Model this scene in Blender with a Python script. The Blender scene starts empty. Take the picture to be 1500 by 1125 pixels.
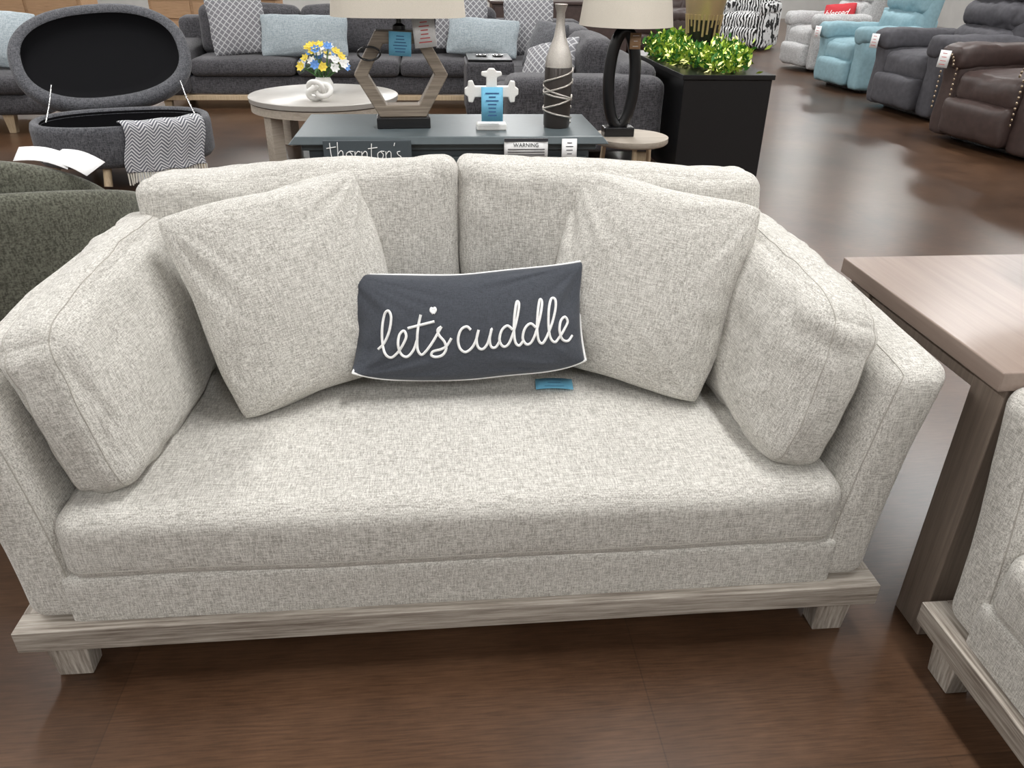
import bpy, math, random
from mathutils import Vector, Matrix, noise, Euler
random.seed(7)
C=bpy.context.collection
scene=bpy.context.scene
# ---------------------------------------------------------------- materials
def new_mat(name):
    m=bpy.data.materials.new(name); m.use_nodes=True
    nt=m.node_tree; b=nt.nodes["Principled BSDF"]
    return m,nt,b
def plain(name,col,rough=.6,metal=0,spec=.5,bump=0,bscale=200,emit=0,var=.1):
    m,nt,b=new_mat(name)
    b.inputs["Base Color"].default_value=(*col,1); b.inputs["Roughness"].default_value=rough
    b.inputs["Metallic"].default_value=metal; b.inputs["Specular IOR Level"].default_value=spec
    if emit:
        b.inputs["Emission Color"].default_value=(*col,1); b.inputs["Emission Strength"].default_value=emit
    tc=nt.nodes.new("ShaderNodeTexCoord"); n=nt.nodes.new("ShaderNodeTexNoise"); n.inputs["Scale"].default_value=bscale
    nt.links.new(tc.outputs["Object"],n.inputs["Vector"])
    mx=nt.nodes.new("ShaderNodeMix"); mx.data_type='RGBA'
    mx.inputs[6].default_value=(*[c*(1-var) for c in col],1); mx.inputs[7].default_value=(*[min(1,c*(1+var)) for c in col],1)
    nt.links.new(n.outputs["Fac"],mx.inputs[0]); nt.links.new(mx.outputs[2],b.inputs["Base Color"])
    if bump:
        bp=nt.nodes.new("ShaderNodeBump"); bp.inputs["Strength"].default_value=bump; bp.inputs["Distance"].default_value=.002
        nt.links.new(n.outputs["Fac"],bp.inputs["Height"]); nt.links.new(bp.outputs["Normal"],b.inputs["Normal"])
    return m
def fabric(name,cd,cl,fine=280,along=28,bump=.35,rough=.9,sheen=.15,contrast=1.0):
    m,nt,b=new_mat(name); N=nt.nodes.new; L=nt.links.new
    tc=N("ShaderNodeTexCoord"); facs=[]
    for sc in ((along,fine,fine),(fine,along,fine),(fine,fine,along)):
        mp=N("ShaderNodeMapping"); mp.inputs["Scale"].default_value=sc
        n=N("ShaderNodeTexNoise"); n.inputs["Scale"].default_value=1; n.inputs["Detail"].default_value=1.2
        L(tc.outputs["Object"],mp.inputs["Vector"]); L(mp.outputs["Vector"],n.inputs["Vector"]); facs.append(n.outputs["Fac"])
    big=N("ShaderNodeTexNoise"); big.inputs["Scale"].default_value=5; L(tc.outputs["Object"],big.inputs["Vector"])
    a0=N("ShaderNodeMath"); a0.operation='ADD'; L(facs[0],a0.inputs[0]); L(facs[1],a0.inputs[1])
    a=N("ShaderNodeMath"); a.operation='ADD'; L(a0.outputs[0],a.inputs[0]); L(facs[2],a.inputs[1])
    a3=N("ShaderNodeMath"); a3.operation='MULTIPLY_ADD'; L(big.outputs["Fac"],a3.inputs[0]); a3.inputs[1].default_value=.12; L(a.outputs[0],a3.inputs[2])
    r=N("ShaderNodeMapRange"); w=.30/contrast; r.inputs["From Min"].default_value=1.56-w; r.inputs["From Max"].default_value=1.56+w
    L(a3.outputs[0],r.inputs["Value"])
    mx=N("ShaderNodeMix"); mx.data_type='RGBA'; mx.inputs[6].default_value=(*cd,1); mx.inputs[7].default_value=(*cl,1)
    L(r.outputs["Result"],mx.inputs[0]); L(mx.outputs[2],b.inputs["Base Color"])
    b.inputs["Roughness"].default_value=rough; b.inputs["Specular IOR Level"].default_value=.2
    b.inputs["Sheen Weight"].default_value=sheen
    bp=N("ShaderNodeBump"); bp.inputs["Strength"].default_value=bump; bp.inputs["Distance"].default_value=.0012
    L(a.outputs[0],bp.inputs["Height"]); L(bp.outputs["Normal"],b.inputs["Normal"])
    return m
def wood(name,cd,cl,axis=0,scale=1,rough=.55,lo=.32,hi=.68,patch=0):
    m,nt,b=new_mat(name); N=nt.nodes.new; L=nt.links.new
    tc=N("ShaderNodeTexCoord"); mp=N("ShaderNodeMapping")
    s=[110*scale]*3; s[axis]=4.0*scale; mp.inputs["Scale"].default_value=s
    n=N("ShaderNodeTexNoise"); n.inputs["Scale"].default_value=1; n.inputs["Detail"].default_value=6; n.inputs["Roughness"].default_value=.7
    L(tc.outputs["Object"],mp.inputs["Vector"]); L(mp.outputs["Vector"],n.inputs["Vector"])
    cr=N("ShaderNodeValToRGB"); cr.color_ramp.elements[0].position=lo; cr.color_ramp.elements[1].position=hi
    cr.color_ramp.elements[0].color=(*cd,1); cr.color_ramp.elements[1].color=(*cl,1)
    fac=n.outputs["Fac"]
    if patch:
        mp2=N("ShaderNodeMapping"); s2=[14*scale]*3; s2[axis]=1.6*scale; mp2.inputs["Scale"].default_value=s2
        n2=N("ShaderNodeTexNoise"); n2.inputs["Scale"].default_value=1; n2.inputs["Detail"].default_value=3
        L(tc.outputs["Object"],mp2.inputs["Vector"]); L(mp2.outputs["Vector"],n2.inputs["Vector"])
        ma=N("ShaderNodeMath"); ma.operation='MULTIPLY_ADD'; L(n2.outputs["Fac"],ma.inputs[0]); ma.inputs[1].default_value=patch; L(fac,ma.inputs[2])
        mb=N("ShaderNodeMath"); mb.operation='SUBTRACT'; L(ma.outputs[0],mb.inputs[0]); mb.inputs[1].default_value=patch*.5; fac=mb.outputs[0]
    L(fac,cr.inputs[0]); L(cr.outputs[0],b.inputs["Base Color"]); b.inputs["Roughness"].default_value=rough
    bp=N("ShaderNodeBump"); bp.inputs["Strength"].default_value=.3; bp.inputs["Distance"].default_value=.001
    L(n.outputs["Fac"],bp.inputs["Height"]); L(bp.outputs["Normal"],b.inputs["Normal"])
    return m
def wavepat(name,c1,c2,kind='chevron',scale=30,rough=.9):
    m,nt,b=new_mat(name); N=nt.nodes.new; L=nt.links.new
    tc=N("ShaderNodeTexCoord")
    if kind=='zebra':
        w=N("ShaderNodeTexWave"); w.inputs["Scale"].default_value=scale; w.inputs["Distortion"].default_value=7; w.inputs["Detail Scale"].default_value=1.2
        L(tc.outputs["Object"],w.inputs["Vector"]); fac=w.outputs["Fac"]
    elif kind=='trellis':
        sp=N("ShaderNodeSeparateXYZ"); L(tc.outputs["Object"],sp.inputs[0]); outs=[]
        for sg in('ADD','SUBTRACT'):
            ad=N("ShaderNodeMath"); ad.operation=sg; L(sp.outputs[0],ad.inputs[0]); L(sp.outputs[1],ad.inputs[1])
            ml=N("ShaderNodeMath"); ml.operation='MULTIPLY'; ml.inputs[1].default_value=scale*3.14; L(ad.outputs[0],ml.inputs[0])
            sn=N("ShaderNodeMath"); sn.operation='SINE'; L(ml.outputs[0],sn.inputs[0]); ab=N("ShaderNodeMath"); ab.operation='ABSOLUTE'; L(sn.outputs[0],ab.inputs[0]); outs.append(ab.outputs[0])
        mn=N("ShaderNodeMath"); mn.operation='MINIMUM'; L(outs[0],mn.inputs[0]); L(outs[1],mn.inputs[1]); fac=mn.outputs[0]
    else:
        sp=N("ShaderNodeSeparateXYZ"); L(tc.outputs["UV" if kind=='uvchev' else "Object"],sp.inputs[0])
        pp=N("ShaderNodeMath"); pp.operation='PINGPONG'; pp.inputs[1].default_value=1/scale; L(sp.outputs[0],pp.inputs[0])
        ad=N("ShaderNodeMath"); ad.operation='ADD'; L(pp.outputs[0],ad.inputs[0]); L(sp.outputs[1],ad.inputs[1])
        ml=N("ShaderNodeMath"); ml.operation='MULTIPLY'; ml.inputs[1].default_value=scale*6.28*(1 if kind=='chevron' else 2); L(ad.outputs[0],ml.inputs[0])
        sn=N("ShaderNodeMath"); sn.operation='SINE'; L(ml.outputs[0],sn.inputs[0]); fac=sn.outputs[0]
    cr=N("ShaderNodeValToRGB"); cr.color_ramp.elements[0].position=.45 if kind=='zebra' else (.22 if kind=='trellis' else .0); cr.color_ramp.elements[1].position=.55 if kind=='zebra' else (.34 if kind=='trellis' else .25)
    cr.color_ramp.elements[0].color=(*c1,1); cr.color_ramp.elements[1].color=(*c2,1)
    L(fac,cr.inputs[0]); L(cr.outputs[0],b.inputs["Base Color"]); b.inputs["Roughness"].default_value=rough
    return m
M={}
M['linen']=fabric("linen_upholstery",(.325,.31,.28),(.70,.68,.635),fine=430,along=45,contrast=.95,bump=.3)
M['seam']=plain("seam_thread",(.40,.38,.34),.9)
M['char']=fabric("charcoal_cotton",(.050,.055,.066),(.075,.082,.098),fine=600,along=80,bump=.12)
M['white']=plain("white_thread",(.85,.85,.84),.8)
WD,WL=(.15,.12,.095),(.53,.485,.425)
M['oak']=wood("weathered_oak",WD,WL,0,1.2,.6,.33,.74,.42)
M['oaky']=wood("weathered_oak_y",WD,WL,1,1.2,.6,.33,.74,.42)
M['oakz']=wood("weathered_oak_z",WD,WL,2,1.2,.6,.33,.74,.42)
M['tabtop']=wood("taupe_veneer",(.255,.195,.165),(.32,.25,.21),1,.35,.28)
M['tableg']=wood("taupe_veneer_leg",(.16,.125,.10),(.26,.21,.17),2,.7,.45)
M['dgrey']=fabric("dark_grey_weave",(.036,.035,.039),(.105,.102,.11),fine=150,along=25,bump=.4)
M['dgrey2']=fabric("ottoman_grey_weave",(.045,.046,.052),(.13,.132,.145),fine=160,along=30,bump=.4)
M['black']=plain("black_lacquer",(.008,.008,.009),.3)
M['blackcloth']=plain("black_lining",(.005,.005,.006),.9,spec=.1)
M['ltwood']=wood("light_ash_wood",(.42,.31,.19),(.60,.47,.32),2)
M['drift']=wood("driftwood_veneer",(.13,.10,.075),(.31,.26,.205),0,.8)
M['driftlt']=wood("pale_driftwood",(.36,.31,.25),(.52,.46,.39),0,.6)
M['stone']=plain("pale_stone_top",(.42,.40,.37),.35,bscale=12)
M['bluegrey']=fabric("blue_grey_fabric",(.27,.32,.345),(.42,.47,.50),fine=120,along=20)
M['pattern']=wavepat("trellis_pattern",(.50,.50,.51),(.19,.19,.205),'trellis',15)
M['chev']=wavepat("chevron_throw",(.12,.125,.15),(.62,.62,.63),'uvchev',22)
M['fringe']=plain("cream_fringe",(.66,.63,.56),.9)
M['slate']=plain("slate_painted_wood",(.095,.118,.127),.4,bscale=30)
M['slated']=plain("slate_painted_panel",(.06,.075,.085),.5)
M['shade']=plain("linen_lampshade",(.62,.57,.49),.9,bump=.3,bscale=300)
M['ceramic']=plain("white_ceramic",(.80,.79,.76),.35)
M['paper']=plain("white_paper",(.82,.82,.82),.8)
M['bluetag']=plain("blue_paper_tag",(.16,.46,.66),.7)
M['ink']=plain("black_ink",(.02,.02,.025),.7)
M['blueink']=plain("blue_ink",(.03,.10,.25),.7)
M['redink']=plain("red_ink",(.6,.12,.12),.7)
M['olive']=fabric("olive_weave",(.06,.06,.046),(.16,.162,.128),fine=200,along=60,bump=.3)
M['sparkle']=plain("silver_glitter",(.5,.47,.43),.3,.9,bump=1,bscale=350,var=.4)
M['bronze']=plain("bronze_ceramic",(.05,.042,.038),.3,.4)
M['gold']=plain("gold_leaf",(.60,.45,.25),.35,.7)
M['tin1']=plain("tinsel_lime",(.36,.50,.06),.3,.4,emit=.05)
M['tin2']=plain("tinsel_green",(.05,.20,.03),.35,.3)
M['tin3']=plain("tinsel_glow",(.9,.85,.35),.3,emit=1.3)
M['recgrey']=plain("grey_suede",(.072,.070,.080),.8,bump=.5,bscale=22,var=.35)
M['recbrown']=plain("brown_leather",(.052,.032,.028),.5,bump=.4,bscale=22,var=.35)
M['recblue']=plain("powder_blue_suede",(.24,.38,.43),.8,bump=.4,bscale=22,var=.2)
M['reclt']=fabric("light_grey_weave",(.34,.34,.34),(.54,.54,.54),fine=90,along=30)
M['zebra']=wavepat("zebra_print",(.01,.01,.01),(.75,.75,.75),'zebra',6)
M['red']=plain("red_pillow",(.50,.03,.04),.8)
M['brass']=plain("antique_nailhead",(.35,.28,.2),.3,.9)
M['chrome']=plain("steel",(.5,.5,.5),.25,1)
M['tanwood']=wood("tan_wood",(.30,.17,.09),(.50,.32,.18),0)
M['wallm']=plain("painted_wall",(.52,.51,.49),.8,bscale=3)
M['ceilm']=plain("ceiling_tile",(.50,.50,.50),.9,bscale=3)
M['fyel']=plain("yellow_petals",(.80,.62,.08),.7)
M['fblue']=plain("blue_petals",(.12,.28,.62),.7)
M['fwhite']=plain("white_petals",(.8,.8,.78),.7)
M['leaf']=plain("green_leaf",(.06,.16,.04),.6)
M['lamp_on']=plain("lit_diffuser",(1,1,1),.5,emit=7)

# ---------------------------------------------------------------- geometry helpers
def empty(name,loc=(0,0,0),rz=0):
    e=bpy.data.objects.new(name,None); e.location=loc; e.rotation_euler=(0,0,rz); e.empty_display_size=.1; C.objects.link(e); return e
def mesh_obj(name,vs,fs,mat,parent=None,loc=(0,0,0),rot=(0,0,0),smooth=True,mw=None):
    me=bpy.data.meshes.new(name); me.from_pydata([tuple(v) for v in vs],[],fs); me.update()
    if isinstance(mat,(list,tuple)):
        for q in mat: me.materials.append(q)
    elif mat: me.materials.append(mat)
    if smooth: me.polygons.foreach_set("use_smooth",[True]*len(me.polygons))
    o=bpy.data.objects.new(name,me); C.objects.link(o)
    if parent: o.parent=parent
    if mw is not None: o.matrix_local=mw
    else: o.location=loc; o.rotation_euler=rot
    return o
def tube(name,pts,rad,mat,parent=None,cyclic=False,mw=None,loc=(0,0,0),rot=(0,0,0),res=3):
    cu=bpy.data.curves.new(name,'CURVE'); cu.dimensions='3D'; cu.bevel_depth=rad; cu.bevel_resolution=res; cu.use_fill_caps=True
    strokes=pts if isinstance(pts[0][0],(list,tuple,Vector)) else [pts]
    for st in strokes:
        s=cu.splines.new('POLY'); s.points.add(len(st)-1)
        for i,p in enumerate(st): s.points[i].co=(p[0],p[1],p[2],1)
        s.use_cyclic_u=cyclic; s.use_smooth=True
    cu.materials.append(mat); o=bpy.data.objects.new(name,cu); C.objects.link(o)
    if parent: o.parent=parent
    if mw is not None: o.matrix_local=mw
    else: o.location=loc; o.rotation_euler=rot
    return o
def rbox(name,size,r,mat,loc=(0,0,0),rot=(0,0,0),parent=None,n=14,bulge=(0,0,0),wr=0,wf=6,deform=None,seams=None,seed=0,seam_r=.0013,crease=0):
    h=[s/2 for s in size]; r=min(r,min(h)*.999)
    so=Vector((seed*7.3,seed*3.1,seed*1.7))
    def S(a,b,c):
        P=(a*h[0],b*h[1],c*h[2]); q=[max(-(h[i]-r),min(h[i]-r,P[i])) for i in range(3)]
        d=Vector((P[0]-q[0],P[1]-q[1],P[2]-q[2]))
        if d.length>1e-9: d=d.normalized()*r
        v=Vector(q)+d; u=(a,b,c)
        for i in range(3):
            if bulge[i]:
                j,k=(i+1)%3,(i+2)%3
                v[i]+=bulge[i]*u[i]*(1-u[j]**2)*(1-u[k]**2)
        if wr:
            w=noise.noise_vector(v*wf+so)*wr+noise.noise_vector(v*wf*2.7+so)*wr*.35
            v+=w
        if crease:
            cn=noise.noise(Vector((v.x*9,v.y*9,v.z*3.5))+so*1.3); v+=Vector(u)*(crease*(max(0,.25-abs(cn))*-4+.5))*.5
        if deform: v=Vector(deform(v,u))
        return v
    def g(t): return math.sin(t*math.pi/2)*.75+t*.25
    if isinstance(n,int):
        mxh=max(h); nn=[max(6,int(n*(hh/mxh)**.6)) for hh in h]
    else: nn=n
    T=[[g(-1+2*i/k) for i in range(k+1)] for k in nn]
    vid={}; vs=[]; fs=[]
    def V(i,j,k):
        key=(i,j,k)
        if key not in vid: vid[key]=len(vs); vs.append(S(T[0][i],T[1][j],T[2][k]))
        return vid[key]
    A,B,D=nn
    for i in range(A):
        for j in range(B):
            fs.append((V(i,j,D),V(i+1,j,D),V(i+1,j+1,D),V(i,j+1,D))); fs.append((V(i,j,0),V(i,j+1,0),V(i+1,j+1,0),V(i+1,j,0)))
    for i in range(A):
        for k in range(D):
            fs.append((V(i,0,k),V(i+1,0,k),V(i+1,0,k+1),V(i,0,k+1))); fs.append((V(i,B,k),V(i,B,k+1),V(i+1,B,k+1),V(i+1,B,k)))
    for j in range(B):
        for k in range(D):
            fs.append((V(0,j,k),V(0,j,k+1),V(0,j+1,k+1),V(0,j+1,k))); fs.append((V(A,j,k),V(A,j+1,k),V(A,j+1,k+1),V(A,j,k+1)))
    o=mesh_obj(name,vs,fs,mat,parent,loc,rot)
    if seams:
        for si,(ax,val) in enumerate(seams):
            pts=[]; m=60
            loop=[(-1+2*i/m,-1) for i in range(m)]+[(1,-1+2*i/m) for i in range(m)]+[(1-2*i/m,1) for i in range(m)]+[(-1,1-2*i/m) for i in range(m)]
            for (p,q) in loop:
                u=[0,0,0]; u[ax]=val; u[(ax+1)%3]=g(p) if abs(p)<1 else p; u[(ax+2)%3]=g(q) if abs(q)<1 else q
                pts.append(tuple(S(*u)))
            tube(name+"_seam_%d"%(si+1),pts,seam_r,M['seam'],parent,True,loc=loc,rot=rot,res=1)
    return o
def box(name,x0,x1,y0,y1,z0,z1,mat,parent=None,bev=.003):
    cx,cy,cz=(x0+x1)/2,(y0+y1)/2,(z0+z1)/2
    vs=[(sx*(x1-x0)/2,sy*(y1-y0)/2,sz*(z1-z0)/2) for sx in(-1,1) for sy in(-1,1) for sz in(-1,1)]
    fs=[(0,1,3,2),(4,6,7,5),(0,4,5,1),(2,3,7,6),(0,2,6,4),(1,5,7,3)]
    o=mesh_obj(name,vs,fs,mat,parent,(cx,cy,cz),smooth=False)
    if bev:
        md=o.modifiers.new("bevel",'BEVEL'); md.width=bev; md.segments=2
    return o
def frustum(name,c,b0,b1,z0,z1,mat,parent=None,bev=.003):
    vs=[]; 
    for (w,d),z in ((b0,z0),(b1,z1)):
        vs+=[(-w/2,-d/2,z),(w/2,-d/2,z),(w/2,d/2,z),(-w/2,d/2,z)]
    fs=[(0,3,2,1),(4,5,6,7),(0,1,5,4),(1,2,6,5),(2,3,7,6),(3,0,4,7)]
    o=mesh_obj(name,vs,fs,mat,parent,(c[0],c[1],0),smooth=False)
    if bev:
        md=o.modifiers.new("bevel",'BEVEL'); md.width=bev; md.segments=2
    return o
def lathe(name,prof,mat,parent=None,loc=(0,0,0),n=40,sx=1,sy=1,power=2,rot=(0,0,0)):
    vs=[];fs=[]
    for (r,z) in prof:
        for i in range(n):
            a=2*math.pi*i/n; c,s=math.cos(a),math.sin(a)
            if power!=2:
                k=(abs(c)**power+abs(s)**power)**(-1/power)
            else: k=1
            vs.append((r*c*k*sx,r*s*k*sy,z))
    for j in range(len(prof)-1):
        for i in range(n):
            a=j*n+i;b=j*n+(i+1)%n; fs.append((a,b,b+n,a+n))
    if prof[0][0]>1e-4: fs.append(tuple(range(n))[::-1])
    if prof[-1][0]>1e-4: fs.append(tuple(range((len(prof)-1)*n,len(prof)*n)))
    o=mesh_obj(name,vs,fs,mat,parent,loc,rot)
    md=o.modifiers.new("es",'EDGE_SPLIT'); md.split_angle=math.radians(50)
    return o
def axes(c,xa,ya):
    xa=Vector(xa).normalized(); ya=Vector(ya); ya=(ya-xa*ya.dot(xa)).normalized(); za=xa.cross(ya)
    m=Matrix((xa,ya,za)).transposed().to_4x4(); m.translation=Vector(c); return m
def pillow_fn(w,h,t,k=.05,wr=.006,seed=0,ex=.42,bend=0,warp=None,cr=.0):
    so=Vector((seed*5.1,seed*2.3,seed))
    def S(u,v,s):
        rc=1-cr*(abs(u)*abs(v))**5
        x=u*w/2*(1-k*(1-v*v))*rc; y=v*h/2*(1-k*1.2*(1-u*u))*rc
        e=max(0,(1-u*u)*(1-v*v)); z=s*(t/2*e**ex)
        edge=max(abs(u),abs(v)); am=wr*(.4+1.3*edge**3)
        cu,cv=(1 if u>0 else -1),(1 if v>0 else -1)
        ang=math.atan2(v-cv,u-cu)
        z+=(noise.noise(Vector((x*5,y*5,s*2))+so)*am*1.2+ noise.noise(Vector((ang*5,s*3,seed*2.+cu+cv*3)))*am*1.4*e**.3*min(1,abs(u)*3)*min(1,abs(v)*3))*min(1,e*6)
        z+=s*wr*.55*(noise.noise(Vector((x*26,seed*3.,s*5.)))*abs(v)**5+noise.noise(Vector((y*26,seed*7.,s*5.)))*abs(u)**5)*min(1,e*8)
        x+=noise.noise(Vector((y*5,s,seed*3.)))*wr*1.0*abs(u)**2; y+=noise.noise(Vector((x*5,seed*4.,s)))*wr*1.0*abs(v)**2
        z+=bend*(u*u)
        p=Vector((x,y,z))
        if warp: p=Vector(warp(p,u,v))
        return p
    return S
def pillow(name,w,h,t,mat,mw,n=44,k=.05,wr=.006,seed=0,ex=.42,bend=0,warp=None,piping=None,parent=None,pr=.003,cr=0):
    S=pillow_fn(w,h,t,k,wr,seed,ex,bend,warp,cr)
    def g(i): return math.sin((-1+2*i/n)*math.pi/2)
    vs=[];fs=[];ids={}
    for s in(1,-1):
        for i in range(n+1):
            for j in range(n+1):
                border=i in(0,n) or j in(0,n)
                if border and s==-1: ids[(s,i,j)]=ids[(1,i,j)]; continue
                ids[(s,i,j)]=len(vs); vs.append(S(g(i),g(j),s if not border else 0))
    for s in(1,-1):
        for i in range(n):
            for j in range(n):
                q=[ids[(s,i,j)],ids[(s,i+1,j)],ids[(s,i+1,j+1)],ids[(s,i,j+1)]]
                fs.append(tuple(q if s==1 else q[::-1]))
    o=mesh_obj(name,vs,fs,mat,parent,mw=mw)
    if piping:
        m=50
        loop=[(-1+2*i/m,-1) for i in range(m)]+[(1,-1+2*i/m) for i in range(m)]+[(1-2*i/m,1) for i in range(m)]+[(-1,1-2*i/m) for i in range(m)]
        gg=lambda t: math.sin(t*math.pi/2)
        tube("piping",[tuple(S(gg(a),gg(b),0)) for a,b in loop],pr,piping,o,True,res=2)
    return o,S
def catmull(P,n=6):
    out=[]
    P=[P[0]]+list(P)+[P[-1]]
    for i in range(1,len(P)-2):
        p0,p1,p2,p3=[Vector((*p,0)) if len(p)==2 else Vector(p) for p in P[i-1:i+3]]
        for j in range(n):
            t=j/n
            out.append(.5*((2*p1)+(-p0+p2)*t+(2*p0-5*p1+4*p2-p3)*t*t+(-p0+3*p1-3*p2+p3)*t**3))
    out.append(Vector((*P[-2],0)) if len(P[-2])==2 else Vector(P[-2]))
    return out
def text_obj(name,body,size,mat,mw=None,parent=None,align='CENTER',shear=0,ext=.0004):
    cu=bpy.data.curves.new(name,'FONT'); cu.body=body; cu.size=size; cu.align_x=align; cu.align_y='CENTER'; cu.shear=shear; cu.extrude=ext
    cu.materials.append(mat); o=bpy.data.objects.new(name,cu); C.objects.link(o)
    if parent: o.parent=parent
    if mw is not None: o.matrix_local=mw
    return o
def tag(name,w,h,mat,mw,parent=None,lines=4,inkm=None,curl=.006):
    n=8; vs=[];fs=[]
    for i in range(n+1):
        for j in range(2):
            x=(-.5+i/n)*w; vs.append((x,(-.5+j)*h,curl*math.sin(i/n*3.1)))
    for i in range(n): a=i*2; fs.append((a,a+2,a+3,a+1))
    o=mesh_obj(name,vs,fs,mat,parent,mw=mw); md=o.modifiers.new("s",'SOLIDIFY'); md.thickness=.0006
    lv=[];lf=[]
    for l in range(lines):
        yy=h*(.32-.64*l/max(1,lines-1)); ww=w*random.uniform(.15,.32); b=len(lv)
        for (x,y) in((-ww,yy-h*.018),(ww,yy-h*.018),(ww,yy+h*.018),(-ww,yy+h*.018)): lv.append((x,y,curl+.0012))
        lf.append((b,b+1,b+2,b+3))
    if lines: mesh_obj("print_lines",lv,lf,inkm or M['ink'],o,smooth=False)
    return o

# ---------------------------------------------------------------- room shell
def floor_mat():
    m,nt,b=new_mat("stained_concrete"); N=nt.nodes.new; L=nt.links.new
    tc=N("ShaderNodeTexCoord")
    n1=N("ShaderNodeTexNoise"); n1.inputs["Scale"].default_value=1.6; n1.inputs["Detail"].default_value=8; n1.inputs["Roughness"].default_value=.65; L(tc.outputs["Object"],n1.inputs["Vector"])
    mp=N("ShaderNodeMapping"); mp.inputs["Scale"].default_value=(12,190,1); L(tc.outputs["Object"],mp.inputs["Vector"])
    n2=N("ShaderNodeTexNoise"); n2.inputs["Scale"].default_value=1; n2.inputs["Detail"].default_value=3; L(mp.outputs[0],n2.inputs["Vector"])
    cr=N("ShaderNodeValToRGB"); e=cr.color_ramp.elements; e[0].position=.3; e[0].color=(.040,.020,.0105,1); e[1].position=.72; e[1].color=(.104,.058,.034,1)
    L(n1.outputs["Fac"],cr.inputs[0])
    br=N("ShaderNodeTexBrick"); br.inputs["Scale"].default_value=.42; br.inputs["Mortar Size"].default_value=.0012; br.inputs["Mortar Smooth"].default_value=1; br.inputs["Color1"].default_value=(.84,.83,.82,1); br.inputs["Color2"].default_value=(1.12,1.07,1.02,1); br.inputs["Mortar"].default_value=(.76,.76,.76,1)
    L(tc.outputs["Object"],br.inputs["Vector"])
    mx=N("ShaderNodeMix"); mx.data_type='RGBA'; mx.blend_type='MULTIPLY'; mx.inputs[0].default_value=1; L(cr.outputs[0],mx.inputs[6]); L(br.outputs["Color"],mx.inputs[7])
    st=N("ShaderNodeMapRange"); st.inputs["From Min"].default_value=.3; st.inputs["From Max"].default_value=.7; st.inputs["To Min"].default_value=.74; st.inputs["To Max"].default_value=1.24; L(n2.outputs["Fac"],st.inputs["Value"])
    mx2=N("ShaderNodeMix"); mx2.data_type='RGBA'; mx2.blend_type='MULTIPLY'; mx2.inputs[0].default_value=1; L(mx.outputs[2],mx2.inputs[6]); L(st.outputs["Result"],mx2.inputs[7])
    L(mx2.outputs[2],b.inputs["Base Color"])
    b.inputs["Roughness"].default_value=.28
    bp=N("ShaderNodeBump"); bp.inputs["Strength"].default_value=.07; bp.inputs["Distance"].default_value=.001; L(n2.outputs["Fac"],bp.inputs["Height"]); L(bp.outputs["Normal"],b.inputs["Normal"])
    b.inputs["Specular IOR Level"].default_value=.45
    return m
def slab(name,x0,x1,y0,y1,z0,z1,mat): return box(name,x0,x1,y0,y1,z0,z1,mat,None,0)
slab("floor",-12,14,-8,24,-.1,0,floor_mat())
slab("ceiling",-12,14,-8,24,4.4,4.5,M['ceilm'])
slab("wall_back",-12,14,24,24.1,0,4.4,M['wallm']); slab("wall_front",-12,14,-8.1,-8,0,4.4,M['wallm'])
slab("wall_left",-12.1,-12,-8,24,0,4.4,M['wallm']); slab("wall_right",14,14.1,-8,24,0,4.4,M['wallm'])
for i,x in enumerate((-8,-3.4,1.2,5.8,10.4)):
    for j,y in enumerate((-4.5,.6,5.7,10.8,16,21)):
        f=empty("ceiling_light",(x,y,4.3))
        box("housing",-.18,.18,-1.3,1.3,.03,.1,M['ceramic'],f,0); box("diffuser",-.15,.15,-1.25,1.25,0,.03,M['lamp_on'],f,0)
        ld=bpy.data.lights.new("tube_light",'AREA'); ld.shape='RECTANGLE'; ld.size=.35; ld.size_y=2.5; ld.energy=112; ld.color=(1,.995,.98)
        lo=bpy.data.objects.new("tube_light",ld); C.objects.link(lo); lo.parent=f; lo.location=(0,0,-.03)

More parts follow.
